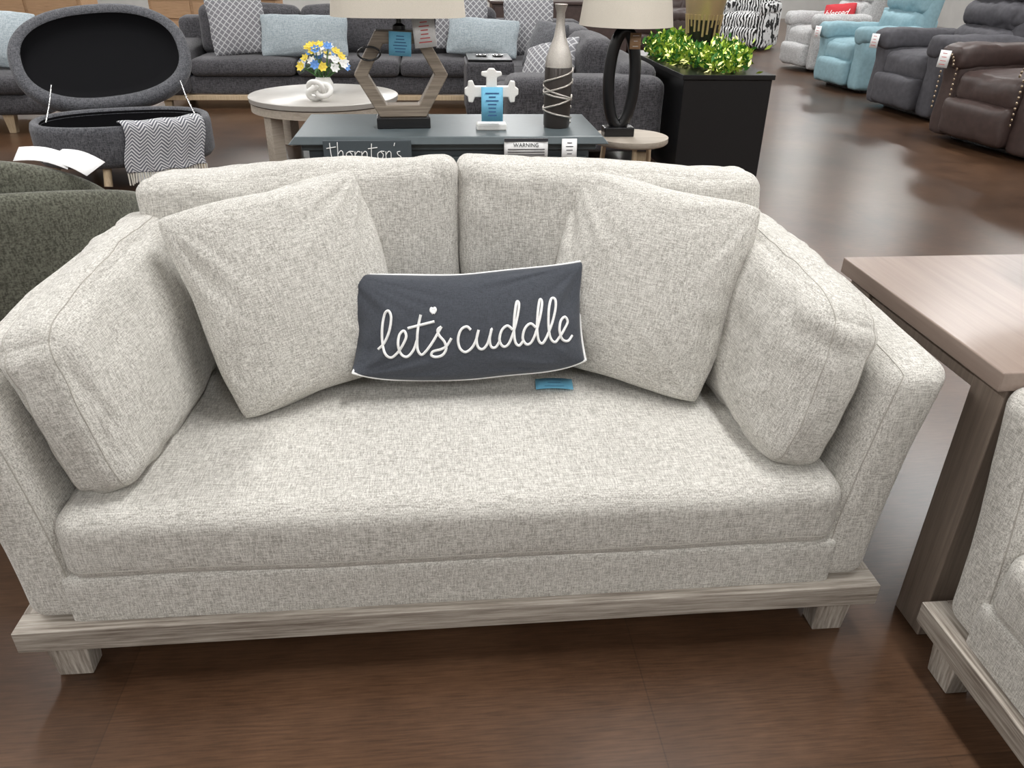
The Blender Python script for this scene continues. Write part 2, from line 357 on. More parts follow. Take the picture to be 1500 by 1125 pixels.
# ---------------------------------------------------------------- loveseat
W=.99
def loveseat(name,loc,rz):
    e=empty(name,loc,rz); F=M['linen']
    box("rail_front",-W,W,0,.06,.112,.17,M['oak'],e,.002); box("rail_back",-W,W,.98,1.04,.112,.17,M['oak'],e,.002)
    box("rail_left",-W,-W+.06,.0605,.9795,.112,.17,M['oaky'],e,.002); box("rail_right",W-.06,W,.0605,.9795,.112,.17,M['oaky'],e,.002)
    for i,(x,y) in enumerate(((-.905,.06),(.905,.06),(-.905,.95),(.905,.95))):
        frustum("leg_%d"%(i+1),(x,y),(.075,.055),(.09,.07),0,.113,M['oakz'],e)
    box("deck",-.93,.93,.05,1.0,.165,.28,F,e,.01)
    rbox("front_apron",(1.74,.06,.13),.012,F,(0,.055,.225),(0,0,0),e,n=24,wr=.001)
    rbox("back_frame",(1.93,.14,.60),.05,F,(0,.985,.47),(0,0,0),e,n=26,wr=.002,
         deform=lambda v,u:(v.x,v.y+.03*max(0,u[2]),v.z))
    for s,nm in((-1,"left"),(1,"right")):
        def df(v,u,s=s):
            t=max(0,(v.z+.28)/.56)
            y=v.y; x=v.x+s*(.085*t**1.6 - (.09*max(0,y))*t); z=v.z+ (y+.5)*.05*t
            y=y+ (.02*t if u[1]<0 else 0)
            return (x,y,z)
        rbox("arm_"+nm,(.135,1.01,.56),.044,F,(s*.90,.535,.445),(0,0,0),e,n=40,bulge=(.008,.005,.003),wr=.0025,deform=df,seams=[(0,-s*.80)],seed=3+s)
        def dc(v,u,s=s):
            t=(u[2]+1)/2
            x=v.x*(1-.12*(1-t)); z=v.z+t*.025*(v.y/.36)+.02*(1-u[1]**2)*u[2]*.5
            z-=.018*t*max(0,-u[1])**3
            return (x-s*.010*t*(1-u[1]**2), v.y-.018*(1-t)*(u[1]<0)+.012*t*(u[1]<0), z)
        rbox("arm_cushion_"+nm,(.165,.74,.405),.054,F,(s*.778,.465,.655),(.0,s*.27,s*.07),e,n=58,bulge=(.038,.018,.012),wr=.010,wf=6,deform=dc,seams=[(0,-.68),(0,.68)],seed=11+s,crease=.010)
    rbox("seat_cushion",(1.73,.76,.18),.050,F,(0,.405,.362),(0,0,0),e,n=64,bulge=(.0,.004,.013),wr=.003,wf=5,seed=5,seams=[(2,-.55)],
         deform=lambda v,u:(v.x,v.y-.006*math.cos(u[0]*1.2)*(u[1]<0),v.z))
    for s,nm,cx,cw in((-1,"left",-.395,.815),(1,"right",.434,.832)):
        def db(v,u,s=s):
            t=u[0]*s
            return (v.x+s*.006*u[2]*(t>0), v.y, v.z-(.024*t if u[2]>0 else 0)*abs(u[2]))
        rbox("back_cushion_"+nm,(cw,.21,.545),.046,F,(cx,.80,.709),(-.12,0,0),e,n=54,bulge=(.002,.030,.007),wr=.010,wf=4.5,deform=db,seed=20+s,crease=.007)
    return e
loveseat("loveseat",(0,0,0),0)
loveseat("loveseat",(1.06,-.058-W,0),-math.pi/2)

# throw pillows
tw=lambda p,u,v:(p.x*(1+.05*v),p.y+.004*v,p.z)
pillow("throw_pillow",.512,.525,.18,M['linen'],axes((-.395,.560,.726),(.81,.50,.09),(-.235,.27,.92)),n=64,k=.04,wr=.012,seed=1,cr=.065,ex=.39,warp=tw)
pillow("throw_pillow",.495,.525,.18,M['linen'],axes((.482,.560,.726),(.78,-.50,-.06),(.25,.27,.92)),n=64,k=.04,wr=.012,seed=2,cr=.065,ex=.39,warp=tw)
def lwarp(p,u,v):
    x,y,z=p
    x*=1+.03*v
    c=max(0,-u)**4*max(0,-v)**2
    z+=.05*c; y+=.025*c; x+=-.006*c
    y-=.020*(1-u*u)*(.5-.5*v) +.016*(1-u*u)*(.5+.5*v)
    c2=max(0,u)**5*max(0,-v)**2; y+=.022*c2; z+=.02*c2
    return (x,y,z)
LW,LH,LK=.608,.280,.045
lp,LS=pillow("lumbar_pillow",LW,LH,.13,M['char'],axes((.032,.535,.650),(1,.0,.034),(.0,.42,.90)),n=60,k=LK,wr=.010,seed=4,warp=lwarp,piping=M['white'],pr=.0032)
def conform(x,y,off):
    u=x/(LW/2); v=y/(LH/2)
    for _ in range(8):
        p=LS(u,v,1); u+=(x-p.x)/(LW/2); v+=(y-p.y)/(LH/2); u=max(-.97,min(.97,u)); v=max(-.97,min(.97,v))
    p=LS(u,v,1); return (p.x,p.y,p.z+off)
let=[[(0,14),(10,22),(19,38),(23,56),(20,65),(14,62),(9,46),(7,26),(10,8),(18,1),(28,6),(38,17),(44,28),(41,36),(34,31),(31,18),(34,5),(43,0),(53,8),(60,22)],
 [(68,56),(63,40),(60,22),(60,8),(65,1),(73,6),(84,18),(93,30),(98,37)],
 [(47,39),(60,41),(74,43),(88,45)],
 [(98,37),(92,33),(94,25),(101,16),(103,6),(97,-2),(87,-4),(80,-1),(83,4),(95,6),(104,10),(112,20)],
 [(87,56),(83.5,60),(84.5,63.5),(87,61.5),(89.5,63.5),(90.5,60),(87,56)],[(87,57.5),(86,60.5)],[(87,57.5),(88.5,60.5)]]
cud=[[(134,29),(128,34),(119,30),(114,18),(116,5),(124,-1),(134,4),(141,14),(146,28)],
 [(146,28),(142,15),(144,4),(151,1),(159,9),(166,28),(162,14),(164,3),(171,2),(178,11)],
 [(198,24),(190,30),(181,24),(177,11),(182,2),(190,4),(198,18),(206,40),(210,58),(207,62),(203,48),(200,26),(201,7),(207,1),(214,8)],
 [(234,24),(226,30),(217,24),(213,11),(218,2),(226,4),(234,18),(242,40),(246,58),(243,62),(239,48),(236,26),(237,7),(243,1),(250,9)],
 [(250,9),(259,26),(266,46),(267,60),(261,62),(256,48),(254,26),(256,8),(263,1),(271,8),(279,18),(285,28),(281,35),(274,30),(271,17),(275,4),(284,1),(292,8)]]
strokes=let+[[(x+8,y) for x,y in st] for st in cud]
sc=.00165
lines=[]
for st in strokes:
    cp=catmull([(a,b) for a,b in st],7)
    lines.append([conform(-.232+p.x*sc,-.087+p.y*sc*1.1+.00006*p.x,.0008) for p in cp])
tube("lets_cuddle_embroidery",lines,.0034,M['white'],lp,res=3)
tag("price_tag",.10,.055,M['bluetag'],axes((.258,.503,.470),(1,-.08,0),(.08,1,0.02)),None,3,M['blueink'],curl=.004)

# ---------------------------------------------------------------- end table on the right
e=empty("end_table",(1.095,-.015,0))
box("top",0,.66,0,.70,.706,.75,M['tabtop'],e,.003)
for i,(x,y) in enumerate(((.03,.01),(.54,.01),(.03,.58),(.54,.58))):
    box("leg_%d"%(i+1),x,x+.085,y,y+.105,0,.7058,M['tableg'],e,.003)
box("apron_left",.04,.065,.1155,.5795,.65,.7055,M['tableg'],e); box("apron_front",.1155,.5395,.03,.055,.65,.7055,M['tableg'],e); box("apron_back",.1155,.5395,.645,.67,.65,.7055,M['tableg'],e)
e=empty("table_lamp",(1.62,.46,.751))
lathe("lamp_body",[(.0,0),(.07,0),(.07,.02),(.05,.05),(.07,.12),(.08,.17),(.05,.23),(.015,.26),(.012,.34),(.0,.34)],M['ceramic'],e)
lathe("lamp_shade",[(.20,.30),(.16,.52),(.157,.52),(.197,.30)],M['shade'],e)

# ---------------------------------------------------------------- console table
e=empty("console_table",(.03,2.62,0))
frustum("top",(0,0),(1.46,.60),(1.40,.58),.725,.76,M['slate'],e,.004)
box("cornice",-.68,.68,-.25,.27,.69,.7249,M['slate'],e,.006)
box("cabinet",-.65,.65,-.23,.26,.10,.69,M['slated'],e,.004)
for i,x in enumerate((-.435,0,.435)): box("door_panel_%d"%(i+1),x-.20,x+.20,-.245,-.2305,.14,.66,M['slate'],e,.004)
box("plinth",-.66,.66,-.24,.27,0,.10,M['slate'],e,.004)
s=empty("name_sign",(-.37,2.295,.0))
box("board",-.17,.22,-.012,0,0,.752,M['slated'],s,.002)
th=[[(0,44),(2,10),(8,2),(14,8)],[(-8,30),(14,34)],[(18,46),(17,2)],[(17,14),(24,24),(29,20),(29,3),(34,4)],[(44,22),(37,16),(38,4),(46,3),(50,14),(44,22),(54,22)],[(57,22),(57,3)],[(57,13),(64,22),(70,20)],[(73,22),(73,3)],[(73,13),(80,22),(85,18),(85,3),(90,5)],[(97,42),(95,10),(99,2),(105,6)],[(88,29),(110,32)],[(117,22),(110,16),(111,4),(119,3),(123,14),(117,22),(126,22)],[(129,22),(129,3)],[(129,13),(136,22),(141,18),(141,3),(146,5)],[(151,44),(149,36)],[(163,22),(156,20),(158,13),(164,8),(160,1),(152,3)]]
tube("thorntons_lettering",[[(-.14+p.x*.0019,-.015,.668+p.y*.0017) for p in catmull(st,5)] for st in th],.0022,M['white'],s,res=1)
t=tag("warning_label",.20,.085,M['paper'],axes((.37,2.295,.715),(1,0,0),(0,.15,1)),None,0)
box("header_strip",-.10,.10,.028,.042,.0005,.0075,M['ink'],t,0)
text_obj("warning_text","WARNING",.024,M['ink'],Matrix.Translation((0,.012,.0068)),t)
lv=[];lf=[]
for l in range(3):
    y=-.006-.012*l; b=len(lv); lv+=[(-.085,y-.002,.0072),(.085,y-.002,.0072),(.085,y+.002,.0072),(-.085,y+.002,.0072)]; lf.append((b,b+1,b+2,b+3))
mesh_obj("small_print",lv,lf,M['ink'],t,smooth=False)
tag("info_label",.07,.10,M['paper'],axes((.57,2.295,.705),(1,0,0),(0,.15,1)),None,5)

# hexagon table lamp
e=empty("hexagon_table_lamp",(-.19,2.57,.76),.06)
box("base",-.125,.125,-.06,.06,0,.05,M['black'],e,.004)
R0,R1=.215,.152
vs=[];fs=[]
for k in range(6):
    a=math.radians(60*k)
    for rr in(R0,R1):
        for yy in(-.045,.045): vs.append((rr*math.cos(a),yy,.05+R0*.866+rr*math.sin(a)))
for k in range(6):
    a=4*k;b=4*((k+1)%6)
    fs+=[(a,b,b+1,a+1),(a+2,a+3,b+3,b+2),(a,a+2,b+2,b),(a+1,b+1,b+3,a+3)]
o=mesh_obj("hexagon_body",vs,fs,M['drift'],e,smooth=False); md=o.modifiers.new("b",'BEVEL'); md.width=.004
lathe("neck",[(.0,.42),(.03,.42),(.03,.44),(.012,.45),(.012,.52),(0,.52)],M['black'],e,n=20)
lathe("shade",[(.30,.48),(.27,.78),(.268,.78),(.298,.48)],M['shade'],e,sy=.62,power=3.2)
tube("power_cord",[[(-.14+.05*math.cos(a*.9),-.07+.01*math.sin(a*3),.33+.028*math.sin(a*.9)) for a in [i*.25 for i in range(70)]]],.004,M['black'],e)
tag("price_tag_paper",.10,.13,M['paper'],axes((.11,-.075,.42),(1,0,.1),(-.1,-.1,1)),e,6,M['redink'])
tag("price_tag_blue",.10,.10,M['bluetag'],axes((-.0,-.07,.37),(1,0,-.05),(0,0,1)),e,6,M['blueink'])

# white cross
e=empty("cross_figurine",(.225,2.50,.76))
def flat_shape(name,outl,th,mat,parent,mw=None):
    n=len(outl); vs=[(x,-th/2,z) for x,z in outl]+[(x,th/2,z) for x,z in outl]
    fs=[tuple(range(n)),tuple(range(n,2*n))[::-1]]+[(i,i+n,(i+1)%n+n,(i+1)%n) for i in range(n)]
    o=mesh_obj(name,vs,fs,mat,parent,mw=mw,smooth=False); md=o.modifiers.new("b",'BEVEL'); md.width=.004; md.segments=2
    return o
def armp(L,w): return [(-w,w),(-w,L*.62),(-w*2,L*.70),(-w*1.9,L*.86),(-w*.9,L*.88),(-w*.5,L),(w*.5,L),(w*.9,L*.88),(w*1.9,L*.86),(w*2,L*.70),(w,L*.62)]
out=[]
for k,L in enumerate((.10,.125,.13,.125)):
    a=-math.pi/2*k
    for x,z in armp(L,.024): out.append((x*math.cos(a)-z*math.sin(a), .17+x*math.sin(a)+z*math.cos(a)))
flat_shape("cross",out,.03,M['ceramic'],e)
box("stand",-.07,.07,-.035,.035,0,.03,M['ceramic'],e,.006)
tag("price_tag_blue",.10,.15,M['bluetag'],axes((.0,-.05,.12),(1,0,0),(0,.12,1)),e,7,M['blueink'])
# bottle vase
e=empty("bottle_vase",(.545,2.56,.76))
lathe("body",[(0,0),(.058,0),(.063,.01),(.065,.27),(.062,.275)],M['bronze'],e)
lathe("shoulder_neck",[(.0645,.272),(.060,.31),(.045,.355),(.028,.40),(.020,.45),(.019,.50),(.03,.535),(.026,.537),(.015,.50),(.0,.45)],M['sparkle'],e)
tube("woven_bands",[[(.0665*math.cos(a),.0665*math.sin(a),z0+(a*dz)) for a in [i*.15 for i in range(43)]] for z0,dz in((.02,.02),(.09,.02),(.13,-.014),(.2,-.012),(.14,.02),(.25,-.02))],.005,M['sparkle'],e)

# small round side table and black ring lamp
e=empty("round_side_table",(1.06,3.15,0))
lathe("top",[(0,.565),(.205,.565),(.215,.575),(.215,.60),(.0,.60)],M['driftlt'],e)
for k in range(3):
    a=k*2.09+.5; tube("leg_%d"%(k+1),[(.15*math.cos(a),.15*math.sin(a),.57),(.19*math.cos(a),.19*math.sin(a),.012)],.014,M['ltwood'],e)
e=empty("ring_table_lamp",(.99,3.17,.60))
box("base",-.085,.085,-.05,.05,0,.05,M['black'],e,.005)
tube("oval_ring",[(.072*math.cos(a),0,.30+.245*math.sin(a)) for a in [i*2*math.pi/60 for i in range(60)]],.032,M['black'],e,True,res=5)
box("neck",-.035,.035,-.02,.02,.54,.60,M['black'],e,.005)
lathe("shade",[(.25,.57),(.21,.85),(.208,.85),(.248,.57)],M['shade'],e)
tag("hang_tag",.06,.08,M['tanwood'],axes((.04,-.08,.50),(1,0,0),(0,0,1)),e,3,M['white'])

# ---------------------------------------------------------------- black planter cabinet with garland and vase
PX,PY=2.12,5.45
e=empty("black_display_pedestal",(PX,PY,0))
box("cabinet",-.335,.335,-.85,.85,0,.715,M['black'],e,.006); box("cap",-.35,.35,-.865,.865,.7155,.75,M['black'],e,.004)
e=empty("gold_drip_vase",(2.24,5.72,.751))
lathe("base",[(0,0),(.15,0),(.15,.03),(.11,.06),(.12,.16),(.145,.30)],M['black'],e)
lathe("gilded_rim",[(.145,.30),(.17,.45),(.20,.70),(.19,.70),(.15,.45),(.0,.35)],M['gold'],e)
tube("drips",[[(.150*math.cos(a),.150*math.sin(a),.34),(.134*math.cos(a),.134*math.sin(a),.33-random.uniform(.05,.17))] for a in [i*.26 for i in range(24)]],.010,M['gold'],e,res=2)
def tinsel(name,center,path,n,rad,ln):
    vs=[];fs=[];mi=[]
    for i in range(n):
        k=random.random()*(len(path)-1); a=int(k); f=k-a
        p=Vector(path[a]).lerp(Vector(path[a+1]),f)+Vector((random.gauss(0,rad),random.gauss(0,rad),abs(random.gauss(0,rad*1.0))))
        d=Vector((random.gauss(0,1),random.gauss(0,1),random.gauss(.5,1))).normalized(); s=d.cross(Vector((random.random(),random.random(),random.random()))).normalized()
        l=ln*random.uniform(.6,1.3); w=ln*.22
        q=[p,p+d*l*.5+s*w,p+d*l,p+d*l*.5-s*w]
        for v in q: v.z=max(v.z,.002)
        b=len(vs); vs+=q; fs.append((b,b+1,b+2,b+3)); mi.append(random.choices((0,1,2),(5,6,1))[0])
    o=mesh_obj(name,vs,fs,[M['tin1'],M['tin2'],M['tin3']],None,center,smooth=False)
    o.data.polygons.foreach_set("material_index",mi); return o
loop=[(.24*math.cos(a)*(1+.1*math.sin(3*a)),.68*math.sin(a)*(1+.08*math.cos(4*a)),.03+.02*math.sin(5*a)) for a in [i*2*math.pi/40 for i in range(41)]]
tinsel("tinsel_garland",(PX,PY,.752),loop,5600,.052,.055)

# ---------------------------------------------------------------- round coffee table, flowers, knot
e=empty("round_coffee_table",(-.94,5.5,0))
lathe("top",[(0,.43),(.57,.43),(.595,.44),(.60,.475),(.595,.48),(0,.48)],M['stone'],e,n=64)
lathe("band",[(.54,.37),(.585,.37),(.585,.4299),(.54,.4299)],M['driftlt'],e,n=64)
for k in range(4):
    a=k*math.pi/2+.78; o=box("leg_%d"%(k+1),-.055,.055,-.045,.045,0,.43,M['driftlt'],e,.006); o.location=(.51*math.cos(a),.51*math.sin(a),.215); o.rotation_euler=(0,0,a)
e=empty("flower_vase",(-.95,5.6,.48))
lathe("vase",[(0,0),(.05,0),(.075,.03),(.08,.07),(.06,.11),(.05,.12),(.045,.11),(.0,.05)],M['ceramic'],e)
def blossom(name,p,r,mat,parent):
    vs=[];fs=[]
    for k in range(7):
        a=k*2*math.pi/7; b=len(vs)
        c=Vector((math.cos(a),math.sin(a),.35)); s=Vector((-math.sin(a),math.cos(a),0))
        vs+=[Vector((0,0,0)),c*r*.6+s*r*.35,c*r*1.0+Vector((0,0,.1*r)),c*r*.6-s*r*.35]; fs.append((b,b+1,b+2,b+3))
    bb=len(vs)
    for k in range(6): vs.append(Vector((.25*r*math.cos(k*1.047),.25*r*math.sin(k*1.047),.3*r)))
    fs.append(tuple(range(bb,bb+6)))
    d=Vector(p)-Vector((0,0,.1)); rot=Vector((0,0,1)).rotation_difference(d.normalized()+Vector((0,-.7,0))).to_euler()
    return mesh_obj(name,vs,fs,mat,parent,p,rot,smooth=False)
fm=['fyel','fblue','fwhite','fblue','fwhite','fyel']
for i in range(40):
    a=random.random()*6.28; r=.17*math.sqrt(random.random()); z=.17+.17*(1-(r/.18)**2)*random.uniform(.2,1.2)
    p=(r*math.cos(a)*1.15,r*math.sin(a),z+.02)
    blossom("blossom_%d"%(i+1),p,.042,M[fm[i%6]],e)
    tube("stem_%d"%(i+1),[(0,0,.08),(p[0]*.5,p[1]*.5,.15),p],.003,M['leaf'],e,res=1)
for i in range(14):
    a=i*.9; r=.16; mesh_obj("leaf_%d"%(i+1),[(0,0,.14),(r*.6*math.cos(a-.2),r*.6*math.sin(a-.2),.2),(r*1.2*math.cos(a),r*1.2*math.sin(a),.2+.05*math.sin(i)),(r*.6*math.cos(a+.2),r*.6*math.sin(a+.2),.2)],[(0,1,2,3)],M['leaf'],e)
kn=[((.055+.028*math.cos(3*a))*math.cos(2*a)*1.15,.035*math.sin(3*a),.075+(.045+.022*math.cos(3*a))*math.sin(2*a)) for a in [i*2*math.pi/90 for i in range(90)]]
tube("knot_ornament",kn,.019,M['ceramic'],None,True,loc=(-.93,5.12,.487),res=6)

# ---------------------------------------------------------------- storage ottoman
OX,OY,OR=-2.30,4.78,.30
e=empty("storage_ottoman",(OX,OY,0),OR)
def oval_ring(name,prof,mat,a,b,parent,p=2.4,n=72,mw=None,cap=False):
    vs=[];fs=[];m=len(prof)
    for i in range(n):
        t=2*math.pi*i/n; c,s=math.cos(t),math.sin(t)
        for (ins,z) in prof:
            A,B=a-ins,b-ins
            vs.append((A*math.copysign(abs(c)**(2/p),c),B*math.copysign(abs(s)**(2/p),s),z))
    for i in range(n):
        for j in range(m-1):
            A=i*m+j;B=((i+1)%n)*m+j; fs.append((A,B,B+1,A+1))
    if cap: fs.append(tuple(i*m+m-1 for i in range(n)))
    return mesh_obj(name,vs,fs,mat,parent,mw=mw)
oval_ring("body",[(.08,.15),(.03,.15),(.0,.19),(0,.30),(.0,.38),(.01,.42),(.03,.43),(.06,.42),(.065,.39)],M['dgrey2'],.60,.43,e)
oval_ring("inner_lining",[(.064,.41),(.07,.2),(.20,.19)],M['blackcloth'],.60,.43,e,cap=True)
oval_ring("underside",[(.08,.15),(.2,.151)],M['blackcloth'],.60,.43,e,cap=True)
for i,(x,y) in enumerate(((-.16,-.37),(.50,-.18),(-.52,-.1),(.3,.33),(-.3,.33))):
    tube("leg_%d"%(i+1),[(x*.9,y*.9,.17),(x,y,.022)],.028,M['ltwood'],e,res=4)
lm=Matrix.Translation((-.04,.41,.47))@Euler((math.radians(-131),0,0)).to_matrix().to_4x4()@Matrix.Rotation(math.radians(-6),4,'Z')@Matrix.Translation((0,-.42,0))
oval_ring("lid",[(.2,.16),(.06,.15),(.015,.12),(0,.07),(.0,.03),(.012,.008),(.035,0),(.075,.0),(.088,.012)],M['dgrey2'],.64,.45,e,mw=lm)
oval_ring("lid_top",[(.199,.16),(.2,.1601)],M['dgrey2'],.64,.45,e,mw=lm,cap=True)
oval_ring("lid_lining",[(.086,.010),(.10,.07),(.2,.09)],M['blackcloth'],.64,.45,e,mw=lm,cap=True)
tube("hinge_stay",[[(-.50,.05,.40),(-.47,.25,.50),(-.45,.43,.60)],[(.5,.05,.40),(.46,.25,.50),(.44,.43,.60)]],.006,M['chrome'],e)
path=[(.20,.31),(.08,.345),(-.10,.37),(-.26,.41),(-.36,.445),(-.405,.452),(-.45,.425),(-.465,.35),(-.475,.27),(-.485,.19),(-.49,.13)]
nx,vs,fs,uvs=30,[],[],[]
cp=catmull([(a,b,0) for a,b in path],4)
acc=0
for j,p in enumerate(cp):
    if j: acc+=(p-cp[j-1]).length
    for i in range(nx+1):
        x=.0+.52*i/nx; edge=(max(0,x)/.6)**2.4*.22
        fold=.012*math.sin(x*42+j*.05)*(j/len(cp))
        vs.append((x+.02*math.sin(j*.3),p.x+edge*min(1,(j+1)/14)+fold,p.y+.004*math.sin(x*30))); uvs.append((x,acc))
for j in range(len(cp)-1):
    for i in range(nx): a=j*(nx+1)+i; fs.append((a,a+1,a+nx+2,a+nx+1))
bl=mesh_obj("throw_blanket",vs,fs,M['chev'],None,(OX,OY,0),(0,0,OR))
ul=bl.data.uv_layers.new(name="uv")
for l in bl.data.loops: ul.data[l.index].uv=uvs[l.vertex_index]
md=bl.modifiers.new("s",'SOLIDIFY'); md.thickness=.008
base=(len(cp)-1)*(nx+1)
tube("fringe",[[vs[base+i],(vs[base+i][0]+random.uniform(-.01,.01),vs[base+i][1]-.005,.055+random.uniform(-.01,.02))] for i in range(nx+1)],.006,M['fringe'],bl,res=1)

# ---------------------------------------------------------------- olive barrel chair
e=empty("barrel_chair",(-1.56,1.52,0),.3)
def arcwall(name,r,th,a0,a1,zf,mat,parent,z0=.16,n=40):
    vs=[];fs=[]
    prof=12
    for i in range(n+1):
        a=a0+(a1-a0)*i/n; zt=zf(i/n); 
        endr=min(1,min(i,n-i)/2.5)
        for j in range(prof):
            b=2*math.pi*j/prof; cx=math.copysign(abs(math.cos(b))**.5,math.cos(b))*th/2*(.35+.65*endr); cz=math.copysign(abs(math.sin(b))**.35,math.sin(b))
            z=(z0+zt)/2+cz*(zt-z0)/2; rr=r+cx+ .04*(z-z0)
            vs.append((rr*math.cos(a),rr*math.sin(a),z))
    for i in range(n):
        for j in range(prof): a=i*prof+j;b=i*prof+(j+1)%prof; fs.append((a,a+prof,b+prof,b))
    fs.append(tuple(range(prof))); fs.append(tuple(range(n*prof,(n+1)*prof))[::-1])
    o=mesh_obj(name,vs,fs,mat,parent); md=o.modifiers.new("ss",'SUBSURF'); md.levels=1; md.render_levels=2; return o
arcwall("back_shell",.42,.09,math.radians(-200),math.radians(20),lambda t:.64+.20*math.sin(math.pi*t),M['olive'],e)
arcwall("inner_back_pad",.325,.10,math.radians(-185),math.radians(5),lambda t:.65+.27*math.sin(math.pi*t),M['olive'],e,z0=.40)
lathe("seat",[(0,.18),(.36,.18),(.38,.22),(.38,.42),(.34,.46),(0,.47)],M['olive'],e)
for k in range(4):
    a=k*1.57+.78; tube("leg_%d"%(k+1),[(.28*math.cos(a),.28*math.sin(a),.18),(.33*math.cos(a),.33*math.sin(a),.018)],.02,M['oak'],e)
for k,(x,y,z,r) in enumerate(((-1.30,1.36,.885,.25),(-1.22,1.39,.865,-.25))):
    tag("paper_sheet",.15,.10,M['paper'],axes((x,y,z),(math.cos(r),math.sin(r),-.25),(-math.sin(r),math.cos(r),.25)),None,0,curl=.015)

# ---------------------------------------------------------------- grey sectional
e=empty("sectional_sofa",(0,0,0)); D=M['dgrey']
def rb(name,x0,x1,y0,y1,z0,z1,mat,parent,r=.06,b=(.0,.0,.0),n=16,seed=0,rot=(0,0,0),wr=.006,crease=0):
    return rbox(name,(x1-x0,y1-y0,z1-z0),r,mat,((x0+x1)/2,(y0+y1)/2,(z0+z1)/2),rot,parent,n=n,bulge=b,wr=wr,wf=4,seed=seed,crease=crease)
rb("base_left_run",-2.7,.7,7.75,8.7,.14,.33,D,e,.03); rb("arm_left",-3.05,-2.62,7.65,8.8,.14,.64,D,e,.09)
box("plinth_left_run",-3.0,.7,7.72,7.78,.09,.14,M['ltwood'],e)
for i in range(3): rb("seat_%d"%(i+1),-2.60+i*1.1,-1.51+i*1.1,7.7,8.5,.33,.50,D,e,.06,(0,0,.02),seed=i)
rb("back_left_run",-2.9,1.7,8.55,8.85,.14,.86,D,e,.09,n=20)
for i in range(3): rb("back_cushion_%d"%(i+1),-2.60+i*1.1,-1.51+i*1.1,8.3,8.6,.48,.98,D,e,.09,(0,.05,.03),seed=i+5,rot=(-.1,0,0))
rb("corner_seat",.68,1.4,7.3,8.5,.14,.50,D,e,.06)
rb("back_right_run",1.38,1.70,4.98,8.8,.14,.78,D,e,.10,n=20)
rb("base_right_run",.52,1.40,5.2,7.4,.14,.33,D,e,.03)
for i in range(2): rb("seat_right_%d"%(i+1),.50,1.4,5.22+i*1.0,6.2+i*1.0,.33,.50,D,e,.06,(0,0,.02),seed=i+9)
rb("console_box",.26,.72,6.5,7.1,.14,.62,D,e,.03)
box("console_top",.28,.70,6.52,7.08,.6205,.64,M['black'],e)
for k in range(2): lathe("cup_holder_%d"%(k+1),[(.05,.641),(.06,.655),(.05,.655),(.04,.642)],M['chrome'],e,(.42+.16*k,6.8,0))
for i in range(2): rb("back_cushion_right_%d"%(i+1),1.14,1.42,5.25+i*.98,6.15+i*.98,.48,.92,D,e,.09,(.05,0,.03),seed=i+15)
rb("arm_right",.50,1.72,4.80,5.18,.14,.70,D,e,.09,n=20)
for i,(x,y) in enumerate(((-2.9,7.8),(-.9,7.8),(.6,4.95),(1.6,4.95),(.66,7.3),(-2.9,8.7),(1.6,8.7))): frustum("leg_%d"%(i+1),(x,y),(.07,.07),(.09,.09),0,.145,M['ltwood'],e)
def upr(name,x,y,z,w,h,mat,rz=0,lean=.3,roll=0,t=.18,seed=0,parent=None):
    m=Matrix.Translation((x,y,z))@Euler((math.pi/2-lean,0,rz)).to_matrix().to_4x4()@Matrix.Rotation(roll,4,'Z')
    return pillow(name,w,h,t,mat,m,n=28,seed=seed,wr=.012,cr=.05,parent=parent)[0]
upr("patterned_pillow",-2.12,8.05,.80,.60,.60,M['pattern'],.15,.25,.08); upr("lumbar_cushion",-1.42,8.0,.71,.95,.44,M['bluegrey'],0,.3,0)
upr("lumbar_cushion",.50,7.88,.72,.80,.40,M['bluegrey'],-.2,.3,-.05); upr("patterned_pillow",1.0,7.98,.82,.60,.60,M['pattern'],-.5,.25,.1); upr("patterned_pillow",.28,8.18,.86,.6,.6,M['pattern'],0,.2,0)
upr("patterned_pillow",.92,5.60,.70,.55,.42,M['pattern'],-.9,.6,.3)
upr("dark_pillow",1.00,6.5,.76,.6,.46,M['dgrey2'],-1.2,.4,0)

# dark sofa on the far left
e=empty("curved_sofa",(-4.7,6.9,0))
rb("base",-1.5,1.2,-.55,.6,.16,.34,D,e,.06); rb("seat",-1.5,1.05,-.58,.3,.34,.50,D,e,.07,(0,0,.02))
rb("back",-1.5,1.25,.25,.62,.2,.92,D,e,.15,n=22); rb("arm_right",.98,1.5,-.35,.6,.2,.84,D,e,.2,n=18)
for i,(x,y) in enumerate(((.8,-.45),(-1.3,-.45),(1.1,.5),(-1.3,.5))): frustum("leg_%d"%(i+1),(x,y),(.06,.06),(.1,.08),0,.165,M['ltwood'],e)
upr("throw_cushion",-4.0,6.80,.76,.68,.52,M['bluegrey'],.1,.35,-.1)

